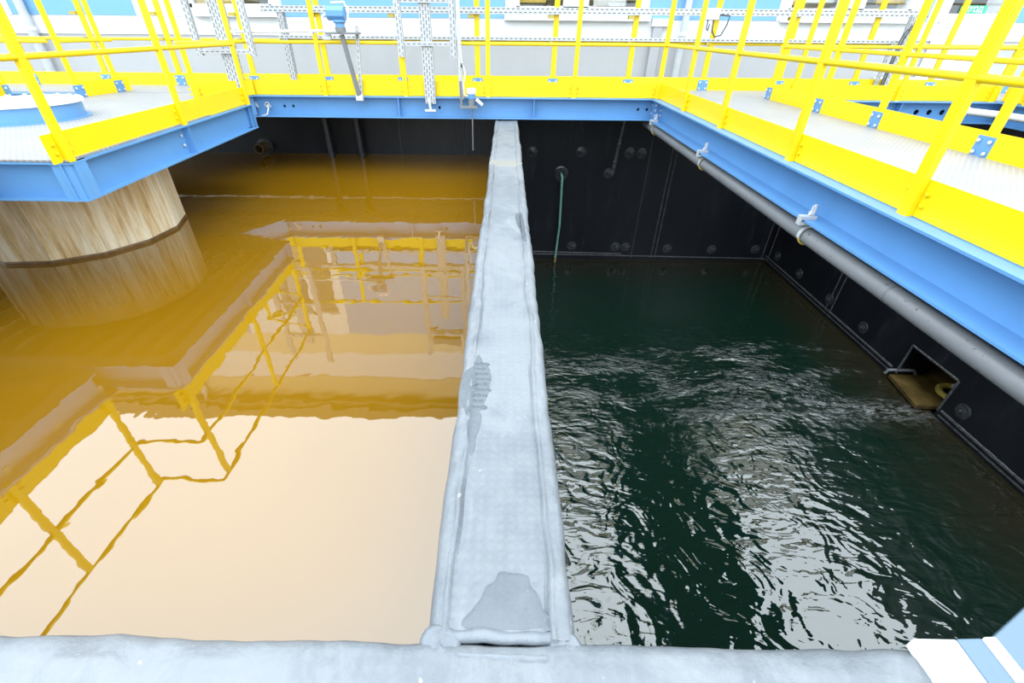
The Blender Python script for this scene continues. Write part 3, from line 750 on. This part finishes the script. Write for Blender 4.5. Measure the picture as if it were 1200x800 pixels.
for i, x in enumerate((-3.76, -3.10)):
    q = thing('support_pole', (x, 10.33, ZL), ['black pole standing in the ochre water, left one of the pair', 'black pole standing in the ochre water, right one of the pair'][i], 'pole', 'black poles in the ochre water')
    MB().tube([(x-.02, 10.33, -.15), (x, 10.33, ZL-1)], .066, 16).build('shaft', 'black_pole', q, smooth=True)
    MB().tube([(x-.001, 10.33, ZL+.10), (x, 10.33, ZL+.03)], .078, 16).build('collar', 'black_pole', q, smooth=True)
    MB().box(x-.12, x+.12, 10.25, 10.45, -.16, -.14).build('head_plate', 'black_pole', q)
# cable with clamps near the left end of the back beam
cb = thing('beam_cable', (-4.3, YE, -.15), 'short white cable looped between two eye bolts on the blue back beam', 'cable')
MB().tube([(-4.32, wy-.04, -.16), (-4.27, wy-.12, -.20), (-4.31, wy-.14, -.30), (-4.45, wy-.10, -.34)], .014, 8).build('cable', 'cable_white', cb, smooth=True)
for x in (-4.55, -4.32):
    MB().torus((x, wy-.03, -.16), .04, .012, 'y', 16, 8).build('eye_bolt', 'chrome', cb, smooth=True)
    MB().tube([(x-.01, wy-.02, -.16), (x+.09, wy-.10, -.18)], .012, 8).build('bolt_shank', 'chrome', cb, smooth=True)

# ------------------------------------------------------------------ perforated uprights, frames and instruments on the back rail
def channel(root, p, q, w, dep, name, mat, side=(1, 0, 0), out=(0, -1, 0)):
    """perforated C channel from p to q; face width along side, flanges going back"""
    p, q = Vector(p), Vector(q); sd, ot = Vector(side), Vector(out)
    mb = MB(); mb.strip(p-sd*w/2, q-sd*w/2, sd*w, 0); mb.strip(p-sd*w/2, q-sd*w/2, -ot*dep, 0); mb.strip(p+sd*w/2, q+sd*w/2, -ot*dep, 0)
    o = mb.build(name, mat, root)
    so = o.modifiers.new('sheet', 'SOLIDIFY'); so.thickness = .0025; so.offset = 0
    return o
def hframe(x0, x1, y, zb, zt, root, zbars):
    for x in (x0, x1): channel(root, (x, y, zb), (x, y, zt), .095, .07, 'frame_leg', 'slotted')
    for z in zbars: channel(root, (x0-.04, y+.012, z), (x1+.04, y+.012, z), .06, .05, 'cross_bar', 'slotted', (0, 0, 1))
ls = thing('equipment_stand', (-1.39, 8.97, -.1), 'perforated steel upright with an H-shaped frame clamped to the middle of the back guardrail', 'stand')
channel(ls, (-1.34, 8.97, -.10), (-1.34, 8.97, 1.95), .175, .09, 'upright', 'lattice')
hframe(-1.765, -.895, 8.93, .60, 3.05, ls, (.787, 1.36, 2.3))
MB().tube([(-1.36, 8.92, -.02), (-1.34, 8.92, -.20)], .022, 8).box(-1.44, -1.25, 8.90, 8.95, -.215, -.185).build('beam_hook', 'chrome', ls)
MB().box(-1.66, -1.0, 8.80, 8.91, 2.36, 2.58).build('control_box', 'galv_dark', ls, bevel=.01)
MB().tube([(-.80, 8.93, 1.5), (-.79, 8.93, .2), (-.785, 8.93, -.02)], .036, 10).build('conduit', 'galv', ls, smooth=True)
l2 = thing('equipment_stand', (-4.6, 8.85, 0), 'perforated steel upright with a hanging frame behind the guardrail corner at left', 'stand')
channel(l2, (-4.66, 8.86, 0.02), (-4.66, 8.86, 2.6), .20, .16, 'upright', 'lattice')
hframe(-5.09, -4.21, 8.80, .60, 3.1, l2, (.66, 1.5, 2.4))
l3 = thing('tray_support', (-4.18, 10.2, 0.02), 'perforated upright carrying the left ends of the two cable trays', 'stand')
channel(l3, (-4.22, 10.28, .02), (-4.22, 10.28, 1.32), .11, .12, 'upright', 'lattice'); MB().box(-4.3, -3.98, 10.20, 10.36, .02, .035).build('foot_plate', 'galv', l3)
l4 = thing('tray_support', (7.2, 10.2, .02), 'perforated upright under the right end of the cable trays with hanging cables', 'stand')
channel(l4, (7.42, 10.2, .02), (7.42, 10.2, 1.25), .14, .10, 'upright', 'lattice'); channel(l4, (7.22, 10.24, .02), (7.22, 10.24, .85), .05, .05, 'upright', 'slotted')
for dx in (0, .05): MB().tube([(7.52+dx, 10.16, 1.24), (7.30+dx, 10.15, 1.02), (7.26+dx, 10.15, .9), (7.24+dx, 10.15, .45), (7.24+dx, 10.15, .02)], .012, 8).build('cable', 'cable_dark', l4, smooth=True)

def tray(root, x0, x1, y, z0, z1, dep):
    mb = MB(); mb.strip((x0, y, z0), (x1, y, z0), (0, 0, z1-z0), 0)
    mb.strip((x0, y, z0), (x1, y, z0), (0, dep, 0), 0); mb.strip((x0, y+dep, z0), (x1, y+dep, z0), (0, 0, z1-z0), 0)
    o = mb.build('tray', 'tray', root); so = o.modifiers.new('sheet', 'SOLIDIFY'); so.thickness = .002; so.offset = 0
tu = thing('cable_tray', (1.4, 10.28, 1.22), 'upper perforated cable tray bracketed to the rear guardrail below the windows', 'cable tray')
tray(tu, -4.55, 7.5, 10.27, 1.222, 1.325, .16)
for x in xf[3:13]: MB().box(x-.16, x-.045, 10.28, 10.40, 1.16, 1.215).build('bracket', 'bracket_ochre', tu)
for y in (10.31, 10.35, 10.39): MB().tube([(-4.5, y, 1.25), (7.3, y, 1.25)], .016, 8).build('cable', 'cable_dark', tu, smooth=True)
tl = thing('cable_tray', (1.4, 10.28, .81), 'lower narrow perforated cable tray just behind the mid rail of the rear guardrail', 'cable tray')
tray(tl, -4.35, 7.32, 10.27, .822, .875, .10)
for x in xf[3:13]: MB().box(x-.12, x-.045, 10.28, 10.36, .775, .815).build('bracket', 'bracket_ochre', tl)
jb = thing('junction_box', (3.76, 10.22, 1.3), 'small white junction box with looping cables on the upper cable tray', 'box')
MB().box(3.60, 3.84, 10.16, 10.272, 1.16, 1.33).build('housing', 'white', jb, bevel=.006)
MB().tube([(3.66, 10.2, 1.16), (3.66, 10.19, 1.02), (3.69, 10.19, .99), (3.70, 10.19, 1.10)], .012, 8).build('cable', 'cable_dark', jb, smooth=True)
MB().tube([(3.76, 10.2, 1.16), (3.77, 10.19, 1.0), (3.84, 10.19, .90), (3.95, 10.19, .93), (4.02, 10.2, 1.08), (4.05, 10.22, 1.22), (3.85, 10.22, 1.235)], .014, 8).build('cable', 'cable_dark', jb, smooth=True)

# blue transmitter on a slanted bracket
tr = thing('level_transmitter', (-2.75, 8.99, .93), 'light blue level transmitter on a grey plate and slanted bracket over the back guardrail', 'instrument')
MB().box(-2.97, -2.42, 8.86, 9.02, .905, .935).build('mount_plate', 'galv_dark', tr, bevel=.003)
MB().lathe([(.09, -.15), (.105, -.13), (.105, .12), (.09, .14)], (-2.75, 8.93, 1.185), 8, 'x', PI/8).build('housing', 'blue', tr, bevel=.006, recalc=True)
MB().lathe([(.075, .98), (.075, 1.05), (.10, 1.07), (.10, 1.10)], (-2.72, 8.93, 0), 20).build('neck', 'blue', tr, smooth=True)
MB().lathe([(.085, .935), (.085, 1.0), (.075, 1.0)], (-2.72, 8.93, 0), 20).build('collar', 'galv_dark', tr, smooth=True)
MB().tube([(-2.91, 8.9, 1.17), (-2.97, 8.89, 1.14), (-2.96, 8.89, 1.05), (-2.86, 8.89, .97), (-2.78, 8.9, .94)], .022, 8).build('cable', 'cable_white', tr, smooth=True)
MB().tube([(-2.81, 8.93, 1.32), (-2.60, 8.93, 1.33), (-2.55, 8.93, 1.22), (-2.60, 8.93, 1.06)], .016, 8).build('cable', 'cable_white', tr, smooth=True)
br0 = MB().extrude([(-.03, -.03), (-.03, .03), (.03, .03), (.03, -.03)], (-2.72, 8.95, .90), (-2.585, 8.95, .02), (0, 1, 0)).build('slanted_arm', 'galv_dark', tr)
channel(tr, (-2.48, 9.02, 1.02), (-2.56, 8.98, .02), .05, .04, 'strut', 'slotted')
MB().box(-2.64, -2.52, 8.92, 8.99, -.06, .03).build('foot_clamp', 'chrome', tr, bevel=.003)
MB().box(-3.03, -2.90, 8.9, 8.98, .83, .90).build('terminal_box', 'galv', tr, bevel=.003)
cd = thing('conduit', (-3.75, 8.92, .93), 'thin white conduit running level from the left stand to the blue transmitter', 'conduit')
MB().tube([(-4.55, 8.9, .925), (-2.98, 8.9, .95)], .020, 10).build('tube', 'cable_white', cd, smooth=True)
for x in (-4.46, -3.2): MB().box(x-.03, x+.03, 8.875, 8.95, .90, .965).build('clip', 'galv', cd)

# level sensor on the dark bracket
se = thing('level_sensor', (-.66, 8.93, 0), 'small white and blue level sensor with a thin rod on a dark bracket', 'instrument')
MB().box(-.81, -.77, 8.88, 8.94, -.16, .26).box(-.81, -.50, 8.82, 8.94, -.155, -.115).build('bracket', 'galv_dark', se, bevel=.002)
MB().lathe([(.058, -.115), (.058, -.02), (.05, -.01)], (-.61, 8.88, 0), 20).build('collar', 'galv_dark', se, smooth=True)
MB().lathe([(.062, -.01), (.066, .0), (.066, .07), (.06, .075)], (-.61, 8.88, 0), 20).build('body', 'blue', se, smooth=True)
MB().lathe([(.075, .07), (.080, .08), (.080, .14), (.06, .155), (.01, .158)], (-.61, 8.88, 0), 20).build('cap', 'white', se, smooth=True)
MB().tube([(-.60, 8.88, -.115), (-.605, 8.88, -.85)], .011, 8).build('rod', 'galv_dark', se, smooth=True)
MB().tube([(-.53, 8.86, -.01), (-.42, 8.85, -.10)], [.03, .026], 10).build('plug', 'cable_white', se, smooth=True)
MB().tube([(-.67, 8.86, .03), (-.73, 8.86, .06), (-.74, 8.86, .22), (-.70, 8.87, .38), (-.76, 8.88, .55), (-.78, 8.9, .75)], .010, 8).build('cable', 'cable_white', se, smooth=True)
MB().box(-.77, -.73, 8.87, 8.91, .46, .52).build('cable_clip', 'black_pole', se)

# ------------------------------------------------------------------ near support beam at the lower right
nb = thing('near_support_beam', (1.4, .35, ZC), 'blue steel beam end with a white edge on the near wall, bottom right', 'beam')
zt = ZO+.05
tops(MB().prism([(1.285, .655), (1.42, .655), (1.42, -.6), (1.285, -.6)], zt-.05, zt)).build('bearing_strip', 'white', nb, bevel=.004)
tops(MB().prism([(1.42, .655), (1.50, .658), (1.50, -.6), (1.42, -.6)], zt-.05, zt+.002)).build('flange', 'blue_lit', nb, bevel=.003)
tops(MB().prism([(1.50, .658), (1.54, .66), (1.54, -.6), (1.50, -.6)], zt-.05, zt+.012)).build('lip', 'white', nb, bevel=.004)
tops(MB().prism([(1.535, .66), (1.80, .79), (2.3, 1.05), (2.3, -.6), (1.535, -.6)], zt-.05, zt+.004)).build('web_plate', 'blue_lit', nb, bevel=.003)

# ------------------------------------------------------------------ white pipe over the second opening
wp = thing('white_pipe', (8.5, 8, -.2), 'white insulated pipe hung at the blue beam over the second opening at far right', 'pipe')
MB().tube([(7.95, YE-.12, -.12), (8.3, 8.6, -.14), (8.56, 8.0, -.16), (8.58, 4, -.18)], .055, 16).build('pipe', 'cable_white', wp, smooth=True)
MB().tube([(7.92, YE-.09, -.12), (7.98, YE-.17, -.122)], .07, 16).build('end_cap', 'white', wp, smooth=True)

# ------------------------------------------------------------------ ground strip and building
wall('ground', MB().box(-40, 40, ymid, 60, -1.2, -.02), 'deck')
YW = 12.0; ZTOP = 7.8
bz1, bz2 = 1.18, 4.40
wall('wall_building', MB().box(-22, 22, YW+.02, YW+.5, -.02, .845), 'grey_panel')
wall('wall_building_panel', MB().box(-22, 22, YW, YW+.5, .845, bz1), 'white')
mb = MB()
segs = [(-22, -20, 0), (-6.85, -5.0, 1), (.08, 2.9, 1), (5.88, 8.6, 1), (9.2, 10.5, 2)]
# blue ribbon with openings left for the windows
edges = [(-22, -11.4, 'b'), (-11.4, -10.75, 'w'), (-10.75, -8.03, 'b'), (-8.03, -6.85, 'w'), (-5.05, -4.84, 'w'), (-4.84, -.05, 'b'), (-.05, .18, 'w'), (2.81, 3.0, 'w'), (3.0, 5.75, 'b'), (5.75, 5.94, 'w'), (8.55, 8.75, 'w'), (8.75, 8.95, 'b'), (8.95, 9.28, 'w'), (10.46, 10.8, 'w'), (10.8, 22, 'b')]
mw, mbl = MB(), MB()
for a, b, c in edges: (mbl if c == 'b' else mw).box(a, b, YW-(.01 if c == 'b' else .02), YW+.5, bz1, bz2)
for a, b in ((-6.85, -5.05), (.18, 2.81), (5.94, 8.55), (9.28, 10.46)):
    mw.box(a, b, YW-.02, YW+.5, bz1, 1.33); mw.box(a, b, YW-.02, YW+.5, 3.7, bz2)
wall('trim_blue_band', mbl, 'band_blue'); wall('trim_white_band', mw, 'white')
M['cream'] = paint('cream_panel', lin(.66, .57, .42), .6, .03)
wall('wall_building_cornice', MB().box(-22, 22, YW, YW+.5, bz2, 5.23), 'cream')
wall('wall_building_upper', MB().box(-22, 22, YW, YW+.5, 5.23, 6.2), 'white')
wall('trim_fascia', MB().box(-22, 22, YW-.02, YW+.5, 6.2, 7.1), 'tan_panel')
wall('trim_roof', MB().box(-22.3, 22.3, YW-.25, YW+1.2, 7.1, 7.3).box(-22.3, 22.3, YW-.35, YW+1.2, 7.3, ZTOP), 'roof_fascia')
wall('ceiling_rooms', MB().box(-22, 22, YW+.5, YW+3, 4.4, 4.5).box(-22, 22, YW+2.9, YW+3, 0, 4.4).box(-22, 22, YW+.5, YW+3, -.02, .02), 'interior')
def window(n, a, b, mull, sill, blinds):
    w = empty('window_%d' % n, ((a+b)/2, YW, 1.33)); w['kind'] = 'structure'
    f = MB(); t0, y0, y1 = .07, YW+.02, YW+.12
    f.box(a, b, y0, y1, 1.33, 1.33+t0).box(a, b, y0, y1, 3.7-t0, 3.7).box(a, a+t0, y0, y1, 1.33, 3.7).box(b-t0, b, y0, y1, 1.33, 3.7)
    for x in mull: f.box(x[0], x[1], y0, y1, 1.33, 3.7)
    f.build('window_frame', 'white', w)
    MB().box(a+.03, b-.03, YW+.06, YW+.075, 1.36, 3.67).build('pane', 'glass', w)
    if sill: MB().box(sill[0], sill[1], YW-.13, YW+.02, sill[2], sill[3]).build('window_sill', 'white', w, bevel=.004)
    for x0, x1, z0, z1, mt in blinds: MB().box(x0, x1, YW+.25, YW+.28, z0, z1).build('blind', mt, w)
window(1, -6.85, -5.05, [(-5.9, -5.8)], (-6.75, -4.86, 1.17, 1.31), [(-6.8, -5.9, 1.3, 2.5, 'ochre_blind')])
window(2, .18, 2.81, [(1.18, 1.72)], (-.07, 3.05, 1.15, 1.265), [(.2, .82, 1.47, 3.6, 'ochre_blind'), (1.85, 2.55, 1.42, 3.6, 'pale_blind')])
window(3, 5.94, 8.55, [(7.0, 7.55)], (5.84, 8.66, 1.15, 1.26), [(5.95, 6.25, 1.47, 1.60, 'ochre_blind'), (6.3, 7.0, 1.5, 3.6, 'pale_blind'), (7.9, 8.5, 1.5, 1.62, 'ochre_blind')])
d = empty('door_1', (9.87, YW, 0)); d['kind'] = 'structure'
MB().box(9.24, 10.5, YW-.035, YW, .12, 1.31).build('door_panel', 'white', d, bevel=.004)
MB().box(9.24, 9.32, YW-.035, YW+.05, 1.31, 3.4).box(10.42, 10.5, YW-.035, YW+.05, 1.31, 3.4).box(9.24, 10.5, YW-.035, YW+.05, 3.3, 3.4).build('door_frame', 'white', d)
MB().box(9.31, 10.43, YW+.01, YW+.025, 1.31, 3.31).build('pane', 'glass', d)
MB().tube([(9.42, YW-.035, 1.1), (9.42, YW-.09, 1.1), (9.56, YW-.09, 1.1)], .018, 8).build('door_handle', 'chrome', d, smooth=True)
sg = thing('entrance_sign', (9.83, YW, 1.39), 'green sign with white letters inside the glass of the white door at top right', 'sign')
MB().box(9.56, 10.10, YW-.012, YW+.005, 1.325, 1.47).build('board', 'sign_green', sg)
cu = bpy.data.curves.new('lettering', 'FONT'); cu.body = 'ВХОД'; cu.size = .135*S; cu.extrude = .003; cu.align_x = 'CENTER'; cu.align_y = 'CENTER'; cu.offset = .0012
to = bpy.data.objects.new('tmp', cu); COL.objects.link(to); to.rotation_euler = (PI/2, 0, 0); bpy.context.view_layer.update()
me = bpy.data.meshes.new_from_object(to.evaluated_get(bpy.context.evaluated_depsgraph_get())); bpy.data.objects.remove(to)
me.materials.clear(); me.materials.append(M['cable_white'])
lo = bpy.data.objects.new('lettering', me); COL.objects.link(lo); attach(lo, sg, (9.83, YW-.016, 1.398)); lo.rotation_euler = (PI/2, 0, 0)
st = thing('door_step', (9.9, 11.6, 0), 'white step with black and yellow hazard stripes before the white door', 'step')
MB().box(8.3, 11.0, 11.35, YW-.04, -.02, .16).build('tread', 'white', st, bevel=.005)
MB().box(9.2, 10.45, 11.335, 11.35, .06, .115).build('hazard_stripe', 'hazard', st); MB().box(8.35, 9.15, 11.335, 11.35, .115, .158).build('hazard_stripe', 'hazard', st)
for i, (x, y, z1, r, lab) in enumerate(((-10.4, 11.88, 7.1, .085, 'pale grey downpipe on the building at the far left'), (3.78, 11.85, 7.1, .07, 'slim pale grey downpipe on the building behind the junction box'))):
    q = thing('downpipe', (x, y, 0), lab, 'downpipe')
    MB().tube([(x, y, 0), (x, y, z1)], r, 16).build('pipe', 'galv', q, smooth=True)
    for z in (.9, 3.0, 5.2): MB().tube([(x, y, z), (x, y, z+.06)], r*1.12, 16).build('pipe_bracket', 'white', q, smooth=True)
pc = thing('wall_channel', (3.25, 11.9, 0), 'white vertical cable channel with a stepped top on the building wall', 'channel')
MB().box(3.14, 3.34, 11.9, YW, 0, 1.10).build('cover', 'channel_grey', pc, bevel=.004); MB().box(3.10, 3.48, 11.88, YW, 1.06, 1.20).build('cap', 'white', pc, bevel=.004)

# ------------------------------------------------------------------ light: bright overcast sky
w = bpy.data.worlds.new('sky'); scn.world = w; w.use_nodes = True
nt = w.node_tree; bg = nt.nodes['Background']
tc = nt.nodes.new('ShaderNodeTexCoord'); sep = nt.nodes.new('ShaderNodeSeparateXYZ'); nt.links.new(tc.outputs['Generated'], sep.inputs[0])
mr = nt.nodes.new('ShaderNodeMapRange'); nt.links.new(sep.outputs[2], mr.inputs[0])
mr.inputs[1].default_value = 0; mr.inputs[2].default_value = 1; mr.inputs[3].default_value = 3.0; mr.inputs[4].default_value = 5.3
lt = nt.nodes.new('ShaderNodeMath'); lt.operation = 'GREATER_THAN'; nt.links.new(sep.outputs[2], lt.inputs[0]); lt.inputs[1].default_value = -.02
mu = nt.nodes.new('ShaderNodeMath'); mu.operation = 'MULTIPLY'; nt.links.new(mr.outputs[0], mu.inputs[0]); nt.links.new(lt.outputs[0], mu.inputs[1])
ad = nt.nodes.new('ShaderNodeMath'); ad.operation = 'ADD'; nt.links.new(mu.outputs[0], ad.inputs[0]); ad.inputs[1].default_value = .25
nt.links.new(ad.outputs[0], bg.inputs['Strength']); bg.inputs['Color'].default_value = (.835, .935, 1, 1)

# ------------------------------------------------------------------ camera
F, PITCH, YAW, ROLL, PX, PY = 531.088, 0.604340718, -0.00899035, 0.00853575, 585.833, 400.35
cp, sp2, cy2, sy2 = math.cos(PITCH), math.sin(PITCH), math.cos(YAW), math.sin(YAW)
fwd = Vector((sy2*cp, cy2*cp, -sp2)); r = Vector((cy2, -sy2, 0)); u = r.cross(fwd)
r2 = r*math.cos(ROLL)+u*math.sin(ROLL); u2 = u*math.cos(ROLL)-r*math.sin(ROLL)
cam = bpy.data.cameras.new('camera'); co = bpy.data.objects.new('camera', cam); COL.objects.link(co); scn.camera = co
R3 = Matrix((r2, u2, -fwd)).transposed(); co.matrix_world = Matrix.Translation((0, 0, S)) @ R3.to_4x4()
cam.sensor_width = 36; cam.lens = F/1200*36; cam.shift_x = (600-PX)/1200; cam.shift_y = (PY-400)/1200; cam.clip_start = .02

for o in bpy.data.objects:
    if '_o' in o: del o['_o']
vs = scn.view_settings
scn.display_settings.display_device = 'sRGB'
vs.view_transform = 'Standard'; vs.look = 'None'; vs.exposure = 0; vs.gamma = 1; vs.use_curve_mapping = False
